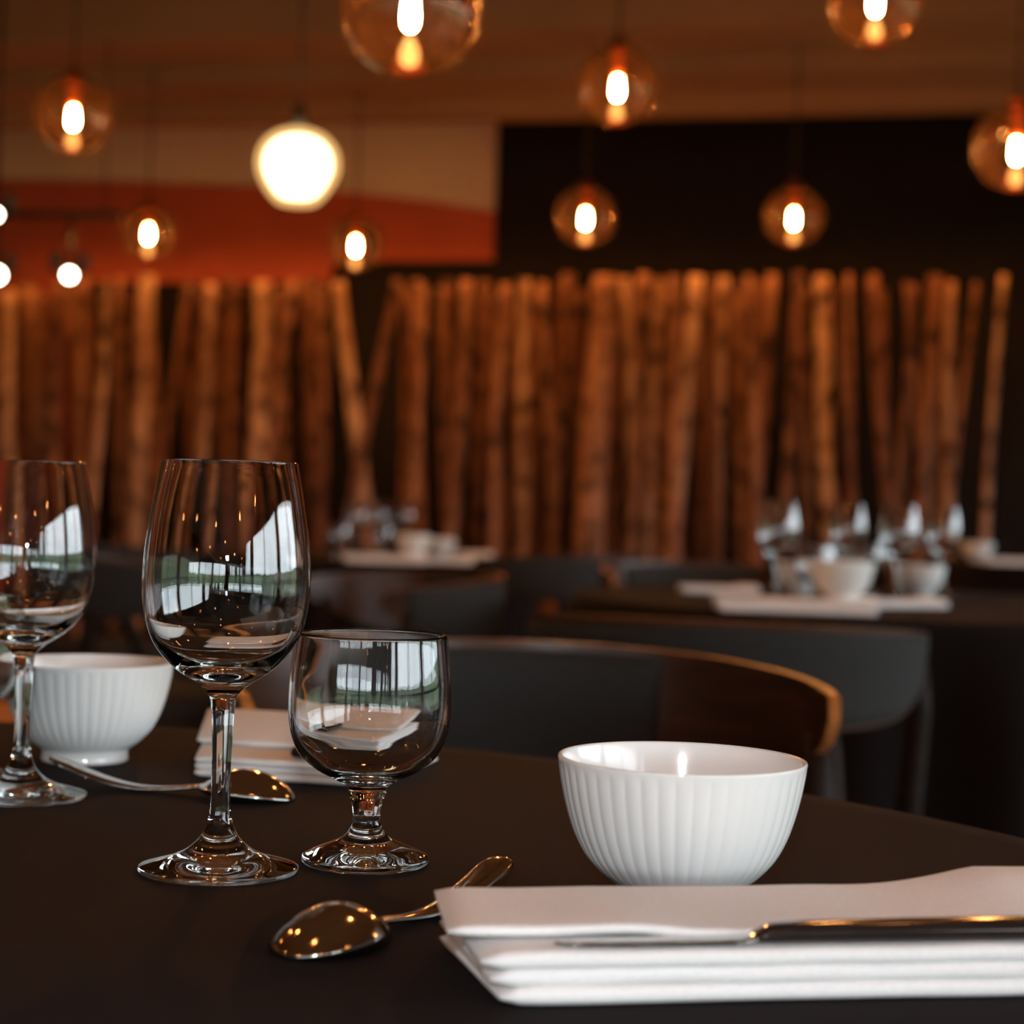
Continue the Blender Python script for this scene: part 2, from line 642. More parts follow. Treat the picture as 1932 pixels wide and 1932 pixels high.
def trunk(ut, ul, wpx, vt, yr, label, group, seed, mi, tries=(0,)):
    for dy in [q for q in tries if yr + q <= 7.91]:                        # trunks stand beside or behind one another, never in one another
        x1, z1 = W(ut, vt, yr + dy)
        xl, zl = W(ul, 1000, yr + dy)
        x0 = x1 + (xl - x1) * z1 / (z1 - zl)
        r = wpx / F * rw(x1, yr + dy, 0).y / 2 * (0.98 if seed == 25 else 0.52 + 0.36 * random.Random(seed * 7 + 1).random())
        if clear_of(x0, x1, z1, yr + dy, r):
            yr += dy
            break
    else:
        if seed >= 100:
            return None
    x1, z1 = W(ut, vt, yr)
    xl, zl = W(ul, 1000, yr)
    x0 = x1 + (xl - x1) * z1 / (z1 - zl)
    D = rw(x1, yr, 0).y
    r = wpx / F * D / 2 * (0.98 if seed == 25 else 0.52 + 0.36 * random.Random(seed * 7 + 1).random())
    PLACED.append((x0, x1, z1, yr, r))
    rnd = random.Random(seed)
    bm = bmesh.new()
    n = 22
    ph, am = rnd.uniform(0, 6), rnd.uniform(0.004, 0.016)
    pts, rad = [], []
    for i in range(n + 1):
        t = i / n
        pts.append(((x0 + (x1 - x0) * t) - x0 + math.sin(t * 5 + ph) * am, math.cos(t * 4 + ph) * am, z1 * t))
        k = r * (1.10 - 0.18 * t) * (1 + 0.06 * noise.noise(Vector((seed * 3.1, t * 9, 0))))
        rad.append(k)
    tube(bm, pts, rad, 14)
    for _ in range(rnd.randint(1, 3)):      # knots where twigs were cut
        t = rnd.uniform(0.45, 0.95)
        i = int(t * n)
        aa = rnd.uniform(PI, 2 * PI)
        base = Vector(pts[i])
        dr = Vector((math.cos(aa), math.sin(aa), 0.35))
        tube(bm, [base + dr * rad[i] * 0.6, base + dr * rad[i] * 1.25], [rad[i] * 0.30, rad[i] * 0.2], 8)
    o = obj('birch_trunk', bm, M['bark'][mi])
    o.location = rw(x0, yr, 0)
    o.rotation_euler = (0, 0, ROOM)
    tag(o, label, 'tree trunk', group)
    return o


N = len(FRONT)
SPECIAL = {14: 'birch trunk leaning right, left arm of the V-shaped gap in the screen',
           15: 'birch trunk leaning left, right arm of the V-shaped gap in the screen',
           24: 'thickest bright birch trunk, near the middle of the screen',
           39: 'thin birch trunk leaning right towards its foot, behind the right-hand wine glasses',
           44: 'lone slanting birch trunk at the right end of the screen'}
for i, (ut, ul, w_, vt) in enumerate(FRONT):
    k = N - i
    lab = SPECIAL.get(i) or ('front-row birch trunk, %s from the right end of the screen' % ordinal(k) if k <= N // 2
                             else 'front-row birch trunk, %s from the left end of the screen' % ordinal(i + 1))
    if i not in SPECIAL:
        ul += random.uniform(-24, 24)
    trunk(ut, ul, w_, vt, YT + (-0.24 if i == 15 else (-0.1, 0.04, -0.03, 0.11)[i % 4]) + random.uniform(-0.008, 0.008), lab, 'front row of birch trunks', i + 1, (0, 1, 1, 2, 0, 1, 2)[(i * 5 + i // 3) % 7] if i != 44 else 0,
          (0, 0.05, -0.05, 0.1, -0.1, 0.15, -0.15, -0.2, -0.25))
BACK = []
u = -5.0
rb = random.Random(21)
while u < 1470:
    if not (298 < u < 348 or 600 < u < 628 or 655 < u < 735 or 790 < u < 826 or 1440 < u < 1470):
        BACK.append((u, u + rb.uniform(-9, 9), rb.uniform(28, 46), rb.uniform(526, 560)))
    u += rb.uniform(24, 35)
BACK += [(1520, 1515, 24, 540), (1668, 1680, 26, 545), (1780, 1772, 24, 548)]
STAND = []
for i, (ut, ul, w_, vt) in enumerate(BACK):
    o = trunk(ut, ul, w_, vt, YT + (0.20, 0.26, 0.30)[i % 3] + rb.uniform(-0.01, 0.01), None, 'back row of birch trunks', 100 + i, (1, 2, 2, 1, 2)[i % 5], (0, 0.03, -0.03, 0.06, -0.06, -0.09, -0.12))
    if o is not None:
        o['category'] = 'tree trunk'
        STAND.append((ut, o))
STAND.sort(key=lambda q: q[0])
for i, (_, o) in enumerate(STAND):
    k = len(STAND) - i
    o['label'] = ('back-row birch trunk glimpsed between the front ones, %s from the %s end of the row'
                  % ((ordinal(k), 'right') if k <= len(STAND) // 2 else (ordinal(i + 1), 'left')))

# recessed spots behind the ceiling beam wash the tops of the trunks
SP0 = None
for i in range(10):
    x = -4.0 + i * 0.47
    loc = rw(x, 7.34, 2.60)
    if SP0 is None:
        t = thing('wash_spotlight', loc, ROOM, 'small spotlight hung above the birch screen behind the ceiling beam, %s from the left' % ordinal(i + 1), 'spotlight', 'wash spotlights over the birch screen')
        bm = bmesh.new()
        lathe(bm, [(0.05, 0.0), (0.05, -0.06), (0.042, -0.06), (0.040, -0.02), (0.0, -0.02)], 24)
        tube(bm, [(0, 0, 0), (0, 0, HC - 2.60)], 0.006, 8)
        obj('housing', bm, M['metal_black'], t)
        sl = bpy.data.lights.new('spot_beam', 'SPOT')
        sl.energy = TRUNK_W
        sl.color = (1.0, 0.31, 0.065)
        sl.spot_size = R(112)
        sl.spot_blend = 0.9
        sl.shadow_soft_size = 0.03
        so = bpy.data.objects.new('spot_beam', sl)
        COL.objects.link(so)
        so.parent = t
        so.location = (0, 0, -0.07)
        so.rotation_euler = (R(4), 0, 0)
        SP0 = t
    else:
        dup(SP0, loc, ROOM, 'small spotlight hung above the birch screen behind the ceiling beam, %s from the left' % ordinal(i + 1))


# ------------------------------------------------------------------ pendant lamps
def ellipsoid(bm, a, b_, seg=24, rings=14, z0=0.0):
    return lathe(bm, [(a * math.sin(PI * i / rings) if 0 < i < rings else 0, z0 - b_ * math.cos(PI * i / rings)) for i in range(rings + 1)], seg)


RG = 0.10
PEND = None


def pendant(loc, label, group):
    global PEND
    if PEND is None:
        t = thing('pendant_lamp', loc, 0, label, 'pendant lamp', group)
        bm = bmesh.new()
        pr = [(0, -RG)] + [(RG * math.sin(PI * i / 30), -RG * math.cos(PI * i / 30)) for i in range(1, 28)] + [(0.022, RG * 0.975)]
        lathe(bm, pr, 48)
        obj('glass_globe', bm, M['globe'], t)
        bm = bmesh.new()
        lathe(bm, spline([(0, -0.034), (0.006, -0.032), (0.0098, -0.023), (0.0100, -0.008), (0.0080, 0.008), (0.006, 0.017), (0, 0.019)], 4), 20)
        obj('light_bulb', bm, M['bulb'], t, label='glowing elongated bulb')
        bm = bmesh.new()
        lathe(bm, [(0, 0.018), (0.013, 0.018), (0.015, 0.026), (0.015, 0.075), (0.024, 0.085), (0.024, 0.108), (0.012, 0.122), (0, 0.125)], 24)
        obj('lamp_holder', bm, M['copper'], t, label='copper lamp holder')
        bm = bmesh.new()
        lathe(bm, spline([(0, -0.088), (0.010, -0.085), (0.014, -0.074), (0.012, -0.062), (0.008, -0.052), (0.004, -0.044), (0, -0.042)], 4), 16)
        obj('painted_bulb_reflection', bm, M['bulb_glint'], t, label='dimmer painted reflection of the bulb low in the globe')  # added glowing blob, stands in for the bulb's reflection in the glass
        PEND = t
    else:
        t = dup(PEND, loc, 0, label, group)
        for ch in children(t):
            if ch.name.startswith('cord'):
                bpy.data.objects.remove(ch)
    bm = bmesh.new()
    tube(bm, [(0, 0, 0.12), (0, 0, HC - loc[2])], 0.0035, 8)
    obj('cord', bm, M['cord'], t)
    bm = bmesh.new()
    lathe(bm, [(0, HC - loc[2] - 0.03), (0.045, HC - loc[2] - 0.03), (0.05, HC - loc[2]), (0, HC - loc[2])], 24)
    obj('ceiling_rose', bm, M['metal_black'], t)
    return t


GP = 'smoked glass globe pendant lamps'
for (u, v, px, lab) in [
        (138, 216, 145, 'smoked globe pendant at the far left, against the ceiling beam'),
        (775, 12, 262, 'largest and nearest smoked globe pendant, cut by the top edge'),
        (1165, 160, 150, 'smoked globe pendant in front of the ceiling beam, right of the largest globe'),
        (1652, -4, 180, 'smoked globe pendant cut by the top edge near the upper right corner'),
        (1918, 278, 165, 'smoked globe pendant cut by the right edge of the photo'),
        (1105, 408, 112, 'left one of two smoked globe pendants against the black wall'),
        (1498, 408, 112, 'right one of two smoked globe pendants against the black wall'),
        (280, 437, 102, 'small smoked globe pendant before the red wall, left of the opal lamp'),
        (671, 460, 102, 'small smoked globe pendant before the red wall, below right of the opal lamp')]:
    pendant(P(u, v, 0.2 * F / px), lab, GP)
bm = bmesh.new()
ellipsoid(bm, 0.022, 0.028, 20, 14, -0.008)
ROUND = obj('light_bulb', bm, M['bulb_round'])
ROUND_ME = ROUND.data
bpy.data.objects.remove(ROUND)
SPOTS = [(-0.9, 1.2, 1.95), (0.55, 1.5, 2.0), (-0.15, 0.35, 1.95), (1.2, 0.3, 1.95), (-1.3, -0.6, 2.0), (0.4, -0.9, 2.0), (1.6, 2.2, 1.95), (-2.2, 2.4, 1.95),
         (-2.6, 0.4, 1.9), (1.3, -2.2, 1.95), (-0.7, -2.6, 1.9), (-2.6, -2.2, 2.0), (0.3, -4.2, 1.95), (-1.7, -4.6, 1.9), (-3.6, 1.6, 1.95), (-1.5, 2.0, 2.05),
         (2.2, 0.9, 1.85), (1.9, -0.9, 1.8), (-3.3, -0.9, 1.8), (-0.2, -5.8, 1.8), (1.6, -4.4, 1.75), (-3.4, -3.9, 1.8), (2.3, 3.4, 1.9), (-3.8, 3.3, 1.85)]
for i, (x, y, z) in enumerate(SPOTS):
    t = pendant(Vector((x, y, z)), 'smoked globe pendant seen only as a sparkle in the glassware, over the near tables', 'pendants overhead mirrored in the glassware')
    for ch in children(t):
        if ch.name.startswith('light_bulb'):
            ch.data = ROUND_ME

# opal lamp
D = 5.0
pt = P(562, 315, D)
k = D / F * 0.92
t = thing('opal_pendant_lamp', pt, 0, 'white glowing opal glass pendant shaped like a rounded stone', 'pendant lamp')
bm = bmesh.new()
OPR = spline([(0, 77), (30, 75), (58, 62), (78, 38), (85, 8), (80, -18), (66, -46), (46, -70), (30, -77), (0, -78)], 5)
lathe(bm, [(max(0, r_) * k, z_ * k) for r_, z_ in OPR], 48)
obj('opal_shade', bm, M['opal'], t)
bm = bmesh.new()
lathe(bm, [(max(0, r_) * k * 0.80, z_ * k * 0.80) for r_, z_ in OPR], 32)
obj('frosted_bulb', bm, M['opal_core'], t)
bm = bmesh.new()
lathe(bm, [(0, 0.106), (0.02, 0.106), (0.02, 0.15), (0.006, 0.165), (0, 0.165)], 20)
obj('lamp_holder', bm, M['metal_black'], t)
bm = bmesh.new()
tube(bm, [(0, 0, 0.16), (0, 0, HC - pt.z)], 0.004, 8)
obj('cord', bm, M['cord'], t)
bm = bmesh.new()
lathe(bm, [(0, HC - pt.z - 0.03), (0.05, HC - pt.z - 0.03), (0.055, HC - pt.z), (0, HC - pt.z)], 24)
obj('ceiling_rose', bm, M['metal_black'], t)

# track with spotlights at the left
DT = 6.6
a_, b_ = P(-120, 405, DT), P(232, 405, DT)
t = thing('lighting_track', a_, 0, 'thin dark lighting track hanging before the red wall at the left', 'track')
bm = bmesh.new()
tube(bm, [(0, 0, 0), b_ - a_], 0.014, 8)
obj('rail', bm, M['cord'], t)
for q in (0.1, 0.9):
    p_ = (b_ - a_) * q
    bm = bmesh.new()
    tube(bm, [p_, p_ + Vector((0, 0, HC - a_.z - p_.z))], 0.003, 6)
    obj('hanger', bm, M['cord'], t)


def track_spot(u, v, lens, label, ztrack, D):
    p_ = P(u, v, D)
    t = thing('track_spotlight', p_, 0, label, 'spotlight', 'track spotlights at the left')
    t.rotation_euler = (EYE - p_).to_track_quat('-Z', 'Y').to_euler()
    bm = bmesh.new()
    lathe(bm, [(0.0, 0.0), (lens * 0.98, 0.0)], 32)
    obj('lens', bm, M['spot'], t, label='glowing round lens')
    bm = bmesh.new()
    lathe(bm, [(lens, 0.0), (lens * 1.05, -0.01), (lens * 1.2, -0.01), (lens * 1.2, 0.09), (lens * 0.8, 0.12), (0, 0.12)], 32)
    obj('housing', bm, M['metal_black'], t)
    bm = bmesh.new()
    inv = t.rotation_euler.to_matrix().transposed()
    up = inv @ Vector((0, 0, 1))
    for s_ in (-1, 1):
        s0 = Vector((s_ * 0.046, 0.045, 0.03))
        box(bm, s0 - Vector((0.020, 0.036, 0.02)), s0 + Vector((0.020, 0.036, 0.02)), 0.006)
        tube(bm, [s0, Vector((0, lens, 0.05))], 0.008, 8)
    tube(bm, [Vector((0, lens, 0.05)), Vector((0, lens, 0.05)) + up * max(0.02, ztrack - p_.z - lens)], 0.008, 8)
    obj('yoke', bm, M['metal_black'], t)


zt = P(0, 405, DT).z
track_spot(131, 519, 0.020, 'round white track spotlight above the left part of the birch screen', zt, 6.6)
track_spot(-6, 519, 0.024, 'lower white track spotlight cut by the left edge', zt, 6.6)
track_spot(-8, 405, 0.016, 'upper dimmer track spotlight cut by the left edge', HC, 6.30)


# ------------------------------------------------------------------ tables
def square_cloth(Rt, half, rot, z0, zf, seed):
    """A square cloth over a round table: flat top, rounded edge, rippled fall."""
    bm = bmesh.new()
    seg = 180
    rings = []
    rr = [0.0, 0.15, 0.3, 0.45, 0.6, 0.75, 0.9, 0.97, 1.0]
    cv = bm.verts.new((0, 0, z0))
    for q in rr[1:]:
        rings.append([bm.verts.new((Rt * q * math.cos(2 * PI * i / seg), Rt * q * math.sin(2 * PI * i / seg), z0)) for i in range(seg)])
    nd = 16
    for k in range(1, nd + 1):
        ring = []
        for i in range(seg):
            th = 2 * PI * i / seg
            drop = half / max(abs(math.cos(th - rot)), abs(math.sin(th - rot))) - Rt
            drop = min(drop, z0 - zf - 0.01)
            s = drop * (k / nd) ** 1.3
            e = 0.012
            am = min(1.0, s / 0.18) * 0.028
            rip = am * (math.sin(th * 13 + seed) + 0.5 * math.sin(th * 22 + seed * 2.3))
            rad = Rt + e * min(1, s / e) ** 0.5 + 0.10 * s * 0.35 + rip
            ring.append(bm.verts.new((rad * math.cos(th), rad * math.sin(th), z0 - s)))
        rings.append(ring)
    for i in range(seg):
        bm.faces.new((cv, rings[0][i], rings[0][(i + 1) % seg]))
    for a, b in zip(rings, rings[1:]):
        for i in range(seg):
            j = (i + 1) % seg
            bm.faces.new((a[i], b[i], b[j], a[j]))
    return bm


def round_table(cx, cy, Rt, zt_, half, rot, label, clabel, seed):
    t = thing('round_table', (cx, cy, 0), 0, label, 'table', 'round dining tables')
    bm = bmesh.new()
    z1 = zt_ - 0.003
    lathe(bm, [(0, z1 - 0.03), (Rt - 0.01, z1 - 0.03), (Rt - 0.004, z1 - 0.02), (Rt - 0.004, z1 - 0.004), (Rt - 0.010, z1), (0, z1)], 96)
    obj('tabletop', bm, M['wood_dark'], t)
    bm = bmesh.new()
    lathe(bm, [(0, 0.03), (0.05, 0.03), (0.05, z1 - 0.06), (0.12, z1 - 0.03), (0, z1 - 0.03)], 32)
    obj('pedestal', bm, M['metal_black'], t)
    bm = bmesh.new()
    lathe(bm, [(0, 0), (0.30, 0), (0.30, 0.012), (0.06, 0.03), (0, 0.03)], 48)
    obj('base', bm, M['metal_black'], t)
    o = obj('tablecloth', square_cloth(Rt, half, rot, 0, -zt_, seed), M['cloth_black'])
    o.location = (cx, cy, zt_)
    tag(o, clabel, 'tablecloth', 'black tablecloths')
    return t


ZT = 0.75
round_table(-0.350, 0.66, 0.715, ZT, 1.04, R(20), 'nearest round table, hidden under the black cloth with the sharp glasses', 'black cloth on the nearest table, under the sharp wine glass', 1.0)
ZR = 0.754
round_table(0.79, 3.62, 0.66, ZR, 0.95, R(62), 'round table under a black cloth, right, behind the nearest table', 'black cloth falling in folds from the table at the right', 2.2)
ZL = 0.733
round_table(-0.55, 6.30, 0.62, ZL, 0.93, R(10), 'far round table under a black cloth, left, before the birch screen', 'black cloth on the far left table before the birch screen', 3.1)
round_table(2.0, 6.35, 0.60, 0.775, 0.9, R(40), 'far round table under a black cloth at the right edge', 'black cloth on the far table at the right edge', 4.0)


# ------------------------------------------------------------------ glassware
def turned_glass(name, outer, inner, zs0, zs1, loc, label, cat, group):
    """outer: outline from the foot's underside centre up to the rim; inner: from the rim down to the bottom of the bowl."""
    t = thing(name, loc, 0, label, cat, group)
    po = spline(outer, 6)
    pi_ = spline(inner, 6)
    prof = po + pi_[1:]
    prof = [(max(0.0, r), z) for r, z in prof]
    prof[0] = (0.0, prof[0][1])
    prof[-1] = (0.0, prof[-1][1])
    n0 = len(po)
    i0 = next(i for i in range(10, n0) if prof[i][1] >= zs0)
    i1 = next(i for i in range(i0 + 1, n0) if prof[i][1] >= zs1)
    for a, b, nm in ((0, i0, 'foot'), (i0, i1, 'stem'), (i1, len(prof) - 1, 'bowl')):
        bm = bmesh.new()
        lathe(bm, prof[a:b + 1], 96)
        # lathe() winds faces so that an outline running upward on the outside faces outward
        bmesh.ops.reverse_faces(bm, faces=bm.faces[:])
        obj(nm, bm, M['glass'], t, recalc=False)
    return t


WINE_O = [(0, 0.0012), (0.010, 0.0010), (0.022, 0.0006), (0.0340, 0.0), (0.0359, 0.0006), (0.0362, 0.0017), (0.0350, 0.0026), (0.029, 0.0044), (0.0215, 0.0066),
          (0.0145, 0.0100), (0.0095, 0.0145), (0.0068, 0.0190), (0.0050, 0.0250), (0.0043, 0.034), (0.0043, 0.046), (0.0046, 0.058), (0.0050, 0.069),
          (0.0056, 0.0760), (0.0072, 0.0805), (0.0125, 0.0852), (0.0190, 0.0892), (0.0255, 0.0945), (0.0318, 0.1025), (0.0356, 0.112), (0.0376, 0.1235), (0.0379, 0.135),
          (0.0367, 0.150), (0.0345, 0.165), (0.0322, 0.178), (0.0309, 0.1846), (0.0307, 0.1853), (0.0301, 0.1858)]
WINE_I = [(0.0301, 0.1858), (0.0295, 0.1853), (0.0294, 0.1846), (0.0308, 0.178), (0.0332, 0.165), (0.0354, 0.150), (0.0366, 0.135), (0.0362, 0.1235), (0.0341, 0.112), (0.0300, 0.1035),
          (0.0235, 0.0970), (0.0165, 0.0932), (0.0080, 0.0910), (0, 0.0905)]
GOB_O = [(0, 0.0022), (0.010, 0.0018), (0.021, 0.0008), (0.0275, 0.0), (0.0295, 0.0009), (0.0299, 0.0024), (0.0292, 0.0038), (0.0245, 0.0062), (0.0175, 0.0090), (0.0120, 0.0116),
         (0.0092, 0.0140), (0.0069, 0.0180), (0.0063, 0.0215), (0.0070, 0.0270), (0.0088, 0.0330), (0.0105, 0.0365), (0.0165, 0.0398), (0.0240, 0.0438), (0.0310, 0.0495), (0.0353, 0.0565),
         (0.0374, 0.0650), (0.0381, 0.0735), (0.0379, 0.083), (0.0370, 0.094), (0.0358, 0.1050), (0.0356, 0.1066), (0.0350, 0.1075)]
GOB_I = [(0.0350, 0.1075), (0.0342, 0.1069), (0.0340, 0.1055), (0.0352, 0.094), (0.0362, 0.083), (0.0363, 0.0735), (0.0355, 0.0655), (0.0332, 0.0575), (0.0290, 0.0512), (0.0225, 0.0460), (0.0150, 0.0430), (0.0075, 0.0415), (0, 0.0412)]
GW, GG = 'stemmed wine glasses', 'short-stemmed water goblets'
wine = turned_glass('wine_glass', WINE_O, WINE_I, 0.019, 0.078, T(412, 1642, ZT), 'sharp tall wine glass in front, left of the short goblet', 'wine glass', GW)
gob = turned_glass('water_goblet', GOB_O, GOB_I, 0.0125, 0.0355, T(689, 1628, ZT), 'sharp short-stemmed water goblet beside the tall wine glass', 'goblet', GG)
dup(wine, T(38, 1504, ZT), 0.4, 'wine glass cut by the left edge, before the rear white bowl', GW)
dup(gob, T(-88, 1466, ZT), 0.4, 'water goblet almost wholly beyond the left edge, behind the left wine glass', GG)
# glasses on the right table
for (u, D_, k_, lab) in [(1466, 3.36, 'w', 'blurred wine glass at the left of the right-hand table'),
                         (1694, 3.56, 'w', 'blurred wine glass before the right napkin on the right-hand table'),
                         (1598, 3.95, 'w', 'blurred wine glass standing behind the small white bowl of the right-hand table'),
                         (1776, 4.02, 'w', 'blurred wine glass farthest right on the right-hand table'),
                         (1536, 3.42, 'g', 'blurred goblet just left of the bowl on the right-hand table'),
                         (1636, 3.80, 'g', 'blurred goblet behind the right rim of the bowl on the right-hand table')]:
    d = ray(u, 1100)
    p_ = EYE + d * (D_ / d.y)
    dup(wine if k_ == 'w' else gob, (p_.x, p_.y, ZR), u * .01, lab, GW if k_ == 'w' else GG)
for (u, D_, k_, lab) in [(672, 6.05, 'w', 'faint wine glass at the left of the far table, left one of a pair'),
                         (712, 6.15, 'w', 'faint wine glass on the far left table, right one of a pair'),
                         (764, 6.55, 'w', 'faint wine glass farthest back on the far left table'),
                         (722, 5.95, 'g', 'faint goblet left of the bowl on the far left table'),
                         (640, 5.85, 'g', 'faint goblet at the left end of the far left table')]:
    d = ray(u, 1040)
    p_ = EYE + d * (D_ / d.y)
    dup(wine if k_ == 'w' else gob, (p_.x, p_.y, ZL), u * .01, lab, GW if k_ == 'w' else GG)


# ------------------------------------------------------------------ bowls
BO = spline([(0.0280, 0.0082), (0.0300, 0.0096), (0.0350, 0.0136), (0.0410, 0.0205), (0.0458, 0.0295), (0.0492, 0.0395), (0.0516, 0.0495), (0.0531, 0.0580), (0.0537, 0.0615)], 6)
BI = spline([(0.0537, 0.0615), (0.05365, 0.0624), (0.0530, 0.0629), (0.0520, 0.0626), (0.0514, 0.0614), (0.0500, 0.055), (0.0480, 0.044), (0.0445, 0.032), (0.0385, 0.021), (0.0290, 0.0135), (0.0150, 0.0108), (0, 0.0103)], 6)
NF = 46


def flute(r, z, a):
    k_ = min(1, max(0, (z - 0.009) / 0.012)) * min(1, max(0, (0.0612 - z) / 0.004))
    return r + 0.00052 * k_ * (abs(math.cos(NF * a / 2)) ** 0.8 - 0.6)


def china_bowl(loc, label, group):
    t = thing('china_bowl', loc, 0, label, 'bowl', group)
    bm = bmesh.new()
    lathe(bm, BO, NF * 10, flute)
    o1 = bm
    lathe(bm, BI, NF * 10)
    bmesh.ops.remove_doubles(bm, verts=bm.verts[:], dist=2e-6)
    obj('bowl_body', bm, M['china'], t)
    bm = bmesh.new()
    lathe(bm, [(0, 0.010), (0.0262, 0.0098)] + spline([(0.0281, 0.0086), (0.0272, 0.0070), (0.0268, 0.0045), (0.0272, 0.0018), (0.0268, 0.0004), (0.0255, 0), (0.0240, 0.0006), (0.0236, 0.003), (0.0228, 0.005)], 4) + [(0, 0.0055)], 96)
    obj('foot_ring', bm, M['china'], t)
    return t


GB = 'fluted white china bowls'
ZNAP = 0.012
bowl = china_bowl(T(1279, 1702, ZT), 'large sharp white fluted bowl behind the front napkin', GB)
dup(bowl, T(160, 1434, ZT), 0.1, 'white fluted bowl behind the left wine glass on the nearest table', GB)
for (u, D_, z_, lab) in [(1588, 3.14, ZR + 0.0237, 'small white bowl on a napkin at the front of the right-hand table'),
                         (1735, 3.98, ZR, 'blurred white bowl at the back of the right-hand table, between two wine glasses'),
                         (1512, 3.85, ZR, 'blurred white bowl at the back of the right-hand table, behind its left wine glass'),
                         (778, 5.69, ZL + .0225, 'warm-lit white bowl at the front of the far left table'),
                         (828, 6.42, ZL, 'tiny warm-lit white bowl at the back of the far left table'),
                         (1842, 6.16, 0.7765, 'tiny warm-lit white bowl on the far table at the right edge')]:
    d = ray(u, 1100)
    p_ = EYE + d * (D_ / d.y)
    dup(bowl, (p_.x, p_.y, z_), u * .013, lab, GB)


# ------------------------------------------------------------------ napkins
def nap_layer(bm, xf, xb, xr, yf, yb, z0, th, seed, sag=0.0, nx=36, flapz=None):
    """One folded sheet: rounded front and back edge, left end running from (xf, yf) to (xb, yb)."""
    ns = 10
    ny = 10
    sec = []
    h = th / 2
    for i in range(ns + 1):                 # rounded front
        a = PI / 2 + PI * i / ns
        sec.append((yf + h + h * math.cos(a), h + h * math.sin(a)))
    for i in range(1, ny):
        sec.append((yf + h + (yb - yf - 2 * h) * i / ny, 0.0))
    for i in range(ns + 1):
        a = -PI / 2 + PI * i / ns
        sec.append((yb - h + h * math.cos(a), h + h * math.sin(a)))
    for i in range(ny - 1, 0, -1):
        sec.append((yf + h + (yb - yf - 2 * h) * i / ny, th))
    rings = []
    for k in range(nx + 1):
        s = k / nx
        ring = []
        for y, z in sec:
            q = (y - yf) / (yb - yf)
            xl = xf + (xb - xf) * q
            s2 = s
            x = xl + (xr - xl) * s2
            e = min(1.0, min(s, 1 - s) * 22)
            e = math.sqrt(max(0.0, 1 - (1 - e) ** 2)) * 0.75 + 0.25
            zz = z0 + h + (z - h) * e
            zz += 0.0005 * noise.noise(Vector((x * 26, y * 14, seed))) * (1 if z0 > 0.002 else 0.3)
            yy = y + 0.0011 * noise.noise(Vector((x * 22, seed * 3, 1.5)))
            if flapz:
                zz += flapz(x, y)
            ring.append(bm.verts.new((x, yy, zz)))
        rings.append(ring)
    n_ = len(sec)
    for a, b in zip(rings, rings[1:]):
        for i in range(n_):
            j = (i + 1) % n_
            bm.faces.new((a[i], a[j], b[j], b[i]))
    bm.faces.new(rings[0][::-1])
    bm.faces.new(rings[-1])


def napkin(loc, rz, L, dep, label, layers, flap_front, flapz, skew, th=0.0046, back=-0.008, flapx=-0.0165, group='folded white napkins'):
    t = thing('folded_napkin', loc, rz, label, 'napkin', group)
    z = 0.0004
    for i in range(layers):
        bm = bmesh.new()
        nap_layer(bm, -skew * i, back, L, 0.0 + 0.0008 * (i % 2), dep, z, th, i + 3.0)
        obj('folded_layer', bm, M['linen'], t)
        z += th * 0.97
    bm = bmesh.new()
    nap_layer(bm, flapx, back - 0.002, L, flap_front, dep + 0.003, z + 0.0002, 0.0036, 9.0, nx=48, flapz=flapz)
    obj('top_flap', bm, M['linen'], t)
    return t, z


p0 = T(944, 1903, ZT)
YAW = R(10.5)
RZ = Matrix.Rotation(YAW, 3, 'Z')


def fz(x, y):
    w_ = max(0.0, min(1.0, (0.075 - x) / 0.03))
    lift = 0.0020 * w_ * w_ * (3 - 2 * w_) * max(0, 1 - (y - 0.014) / 0.06)
    return lift + 0.003 * max(0, min(1.5, (x - 0.148) / 0.04)) ** 2 * max(0, min(1, (y - 0.02) / 0.05))


nap, ztop = napkin((p0.x, p0.y, ZT), YAW, 0.26, 0.089, 'large folded white napkin in front holding a knife', 3, 0.0155, fz, 0.0034, th=0.0062)
ZN = ZT + ztop


def cutlery(name, stations, cut, loc, rz, label, cat, group, names, tilt=0.0, m=None, base=None):
    """Flatware along local x. stations: (x, half width, z, crown, thickness)."""
    t = thing(name, loc, rz, label, cat, group)
    st = spline(stations, 7)
    ci = min(range(len(st)), key=lambda i: abs(st[i][0] - cut))
    nt = 14
    for (a, b, nm) in ((0, ci, names[0]), (ci, len(st) - 1, names[1])):
        bm = bmesh.new()
        top, bot = [], []
        for (x, hw, z, cr, th) in st[a:b + 1]:
            hw = max(hw, 0.00005)
            r1, r2 = [], []
            for k in range(nt + 1):
                q = -1 + 2 * k / nt
                e = math.sqrt(max(0.0, 1 - abs(q) ** 5))
                zz = z + cr * (1 - q * q)
                r1.append(bm.verts.new((x, hw * q, zz + th * 0.5 * e)))
                r2.append(bm.verts.new((x, hw * q, zz - th * 0.5 * e)))
            top.append(r1)
            bot.append(r2)
        for i in range(len(top) - 1):
            for k in range(nt):
                bm.faces.new((top[i][k], top[i + 1][k], top[i + 1][k + 1], top[i][k + 1]))
                bm.faces.new((bot[i][k], bot[i][k + 1], bot[i + 1][k + 1], bot[i + 1][k]))
            bm.faces.new((top[i][0], bot[i][0], bot[i + 1][0], top[i + 1][0]))
            bm.faces.new((top[i][nt], top[i + 1][nt], bot[i + 1][nt], bot[i][nt]))
        for side in (0, -1):
            bm.faces.new(top[side] + bot[side][::-1])
        bmesh.ops.remove_doubles(bm, verts=bm.verts[:], dist=1e-6)
        obj(nm, bm, (m[0] if nm == names[0] else m[1]) if m else M['steel'], t)
    return t


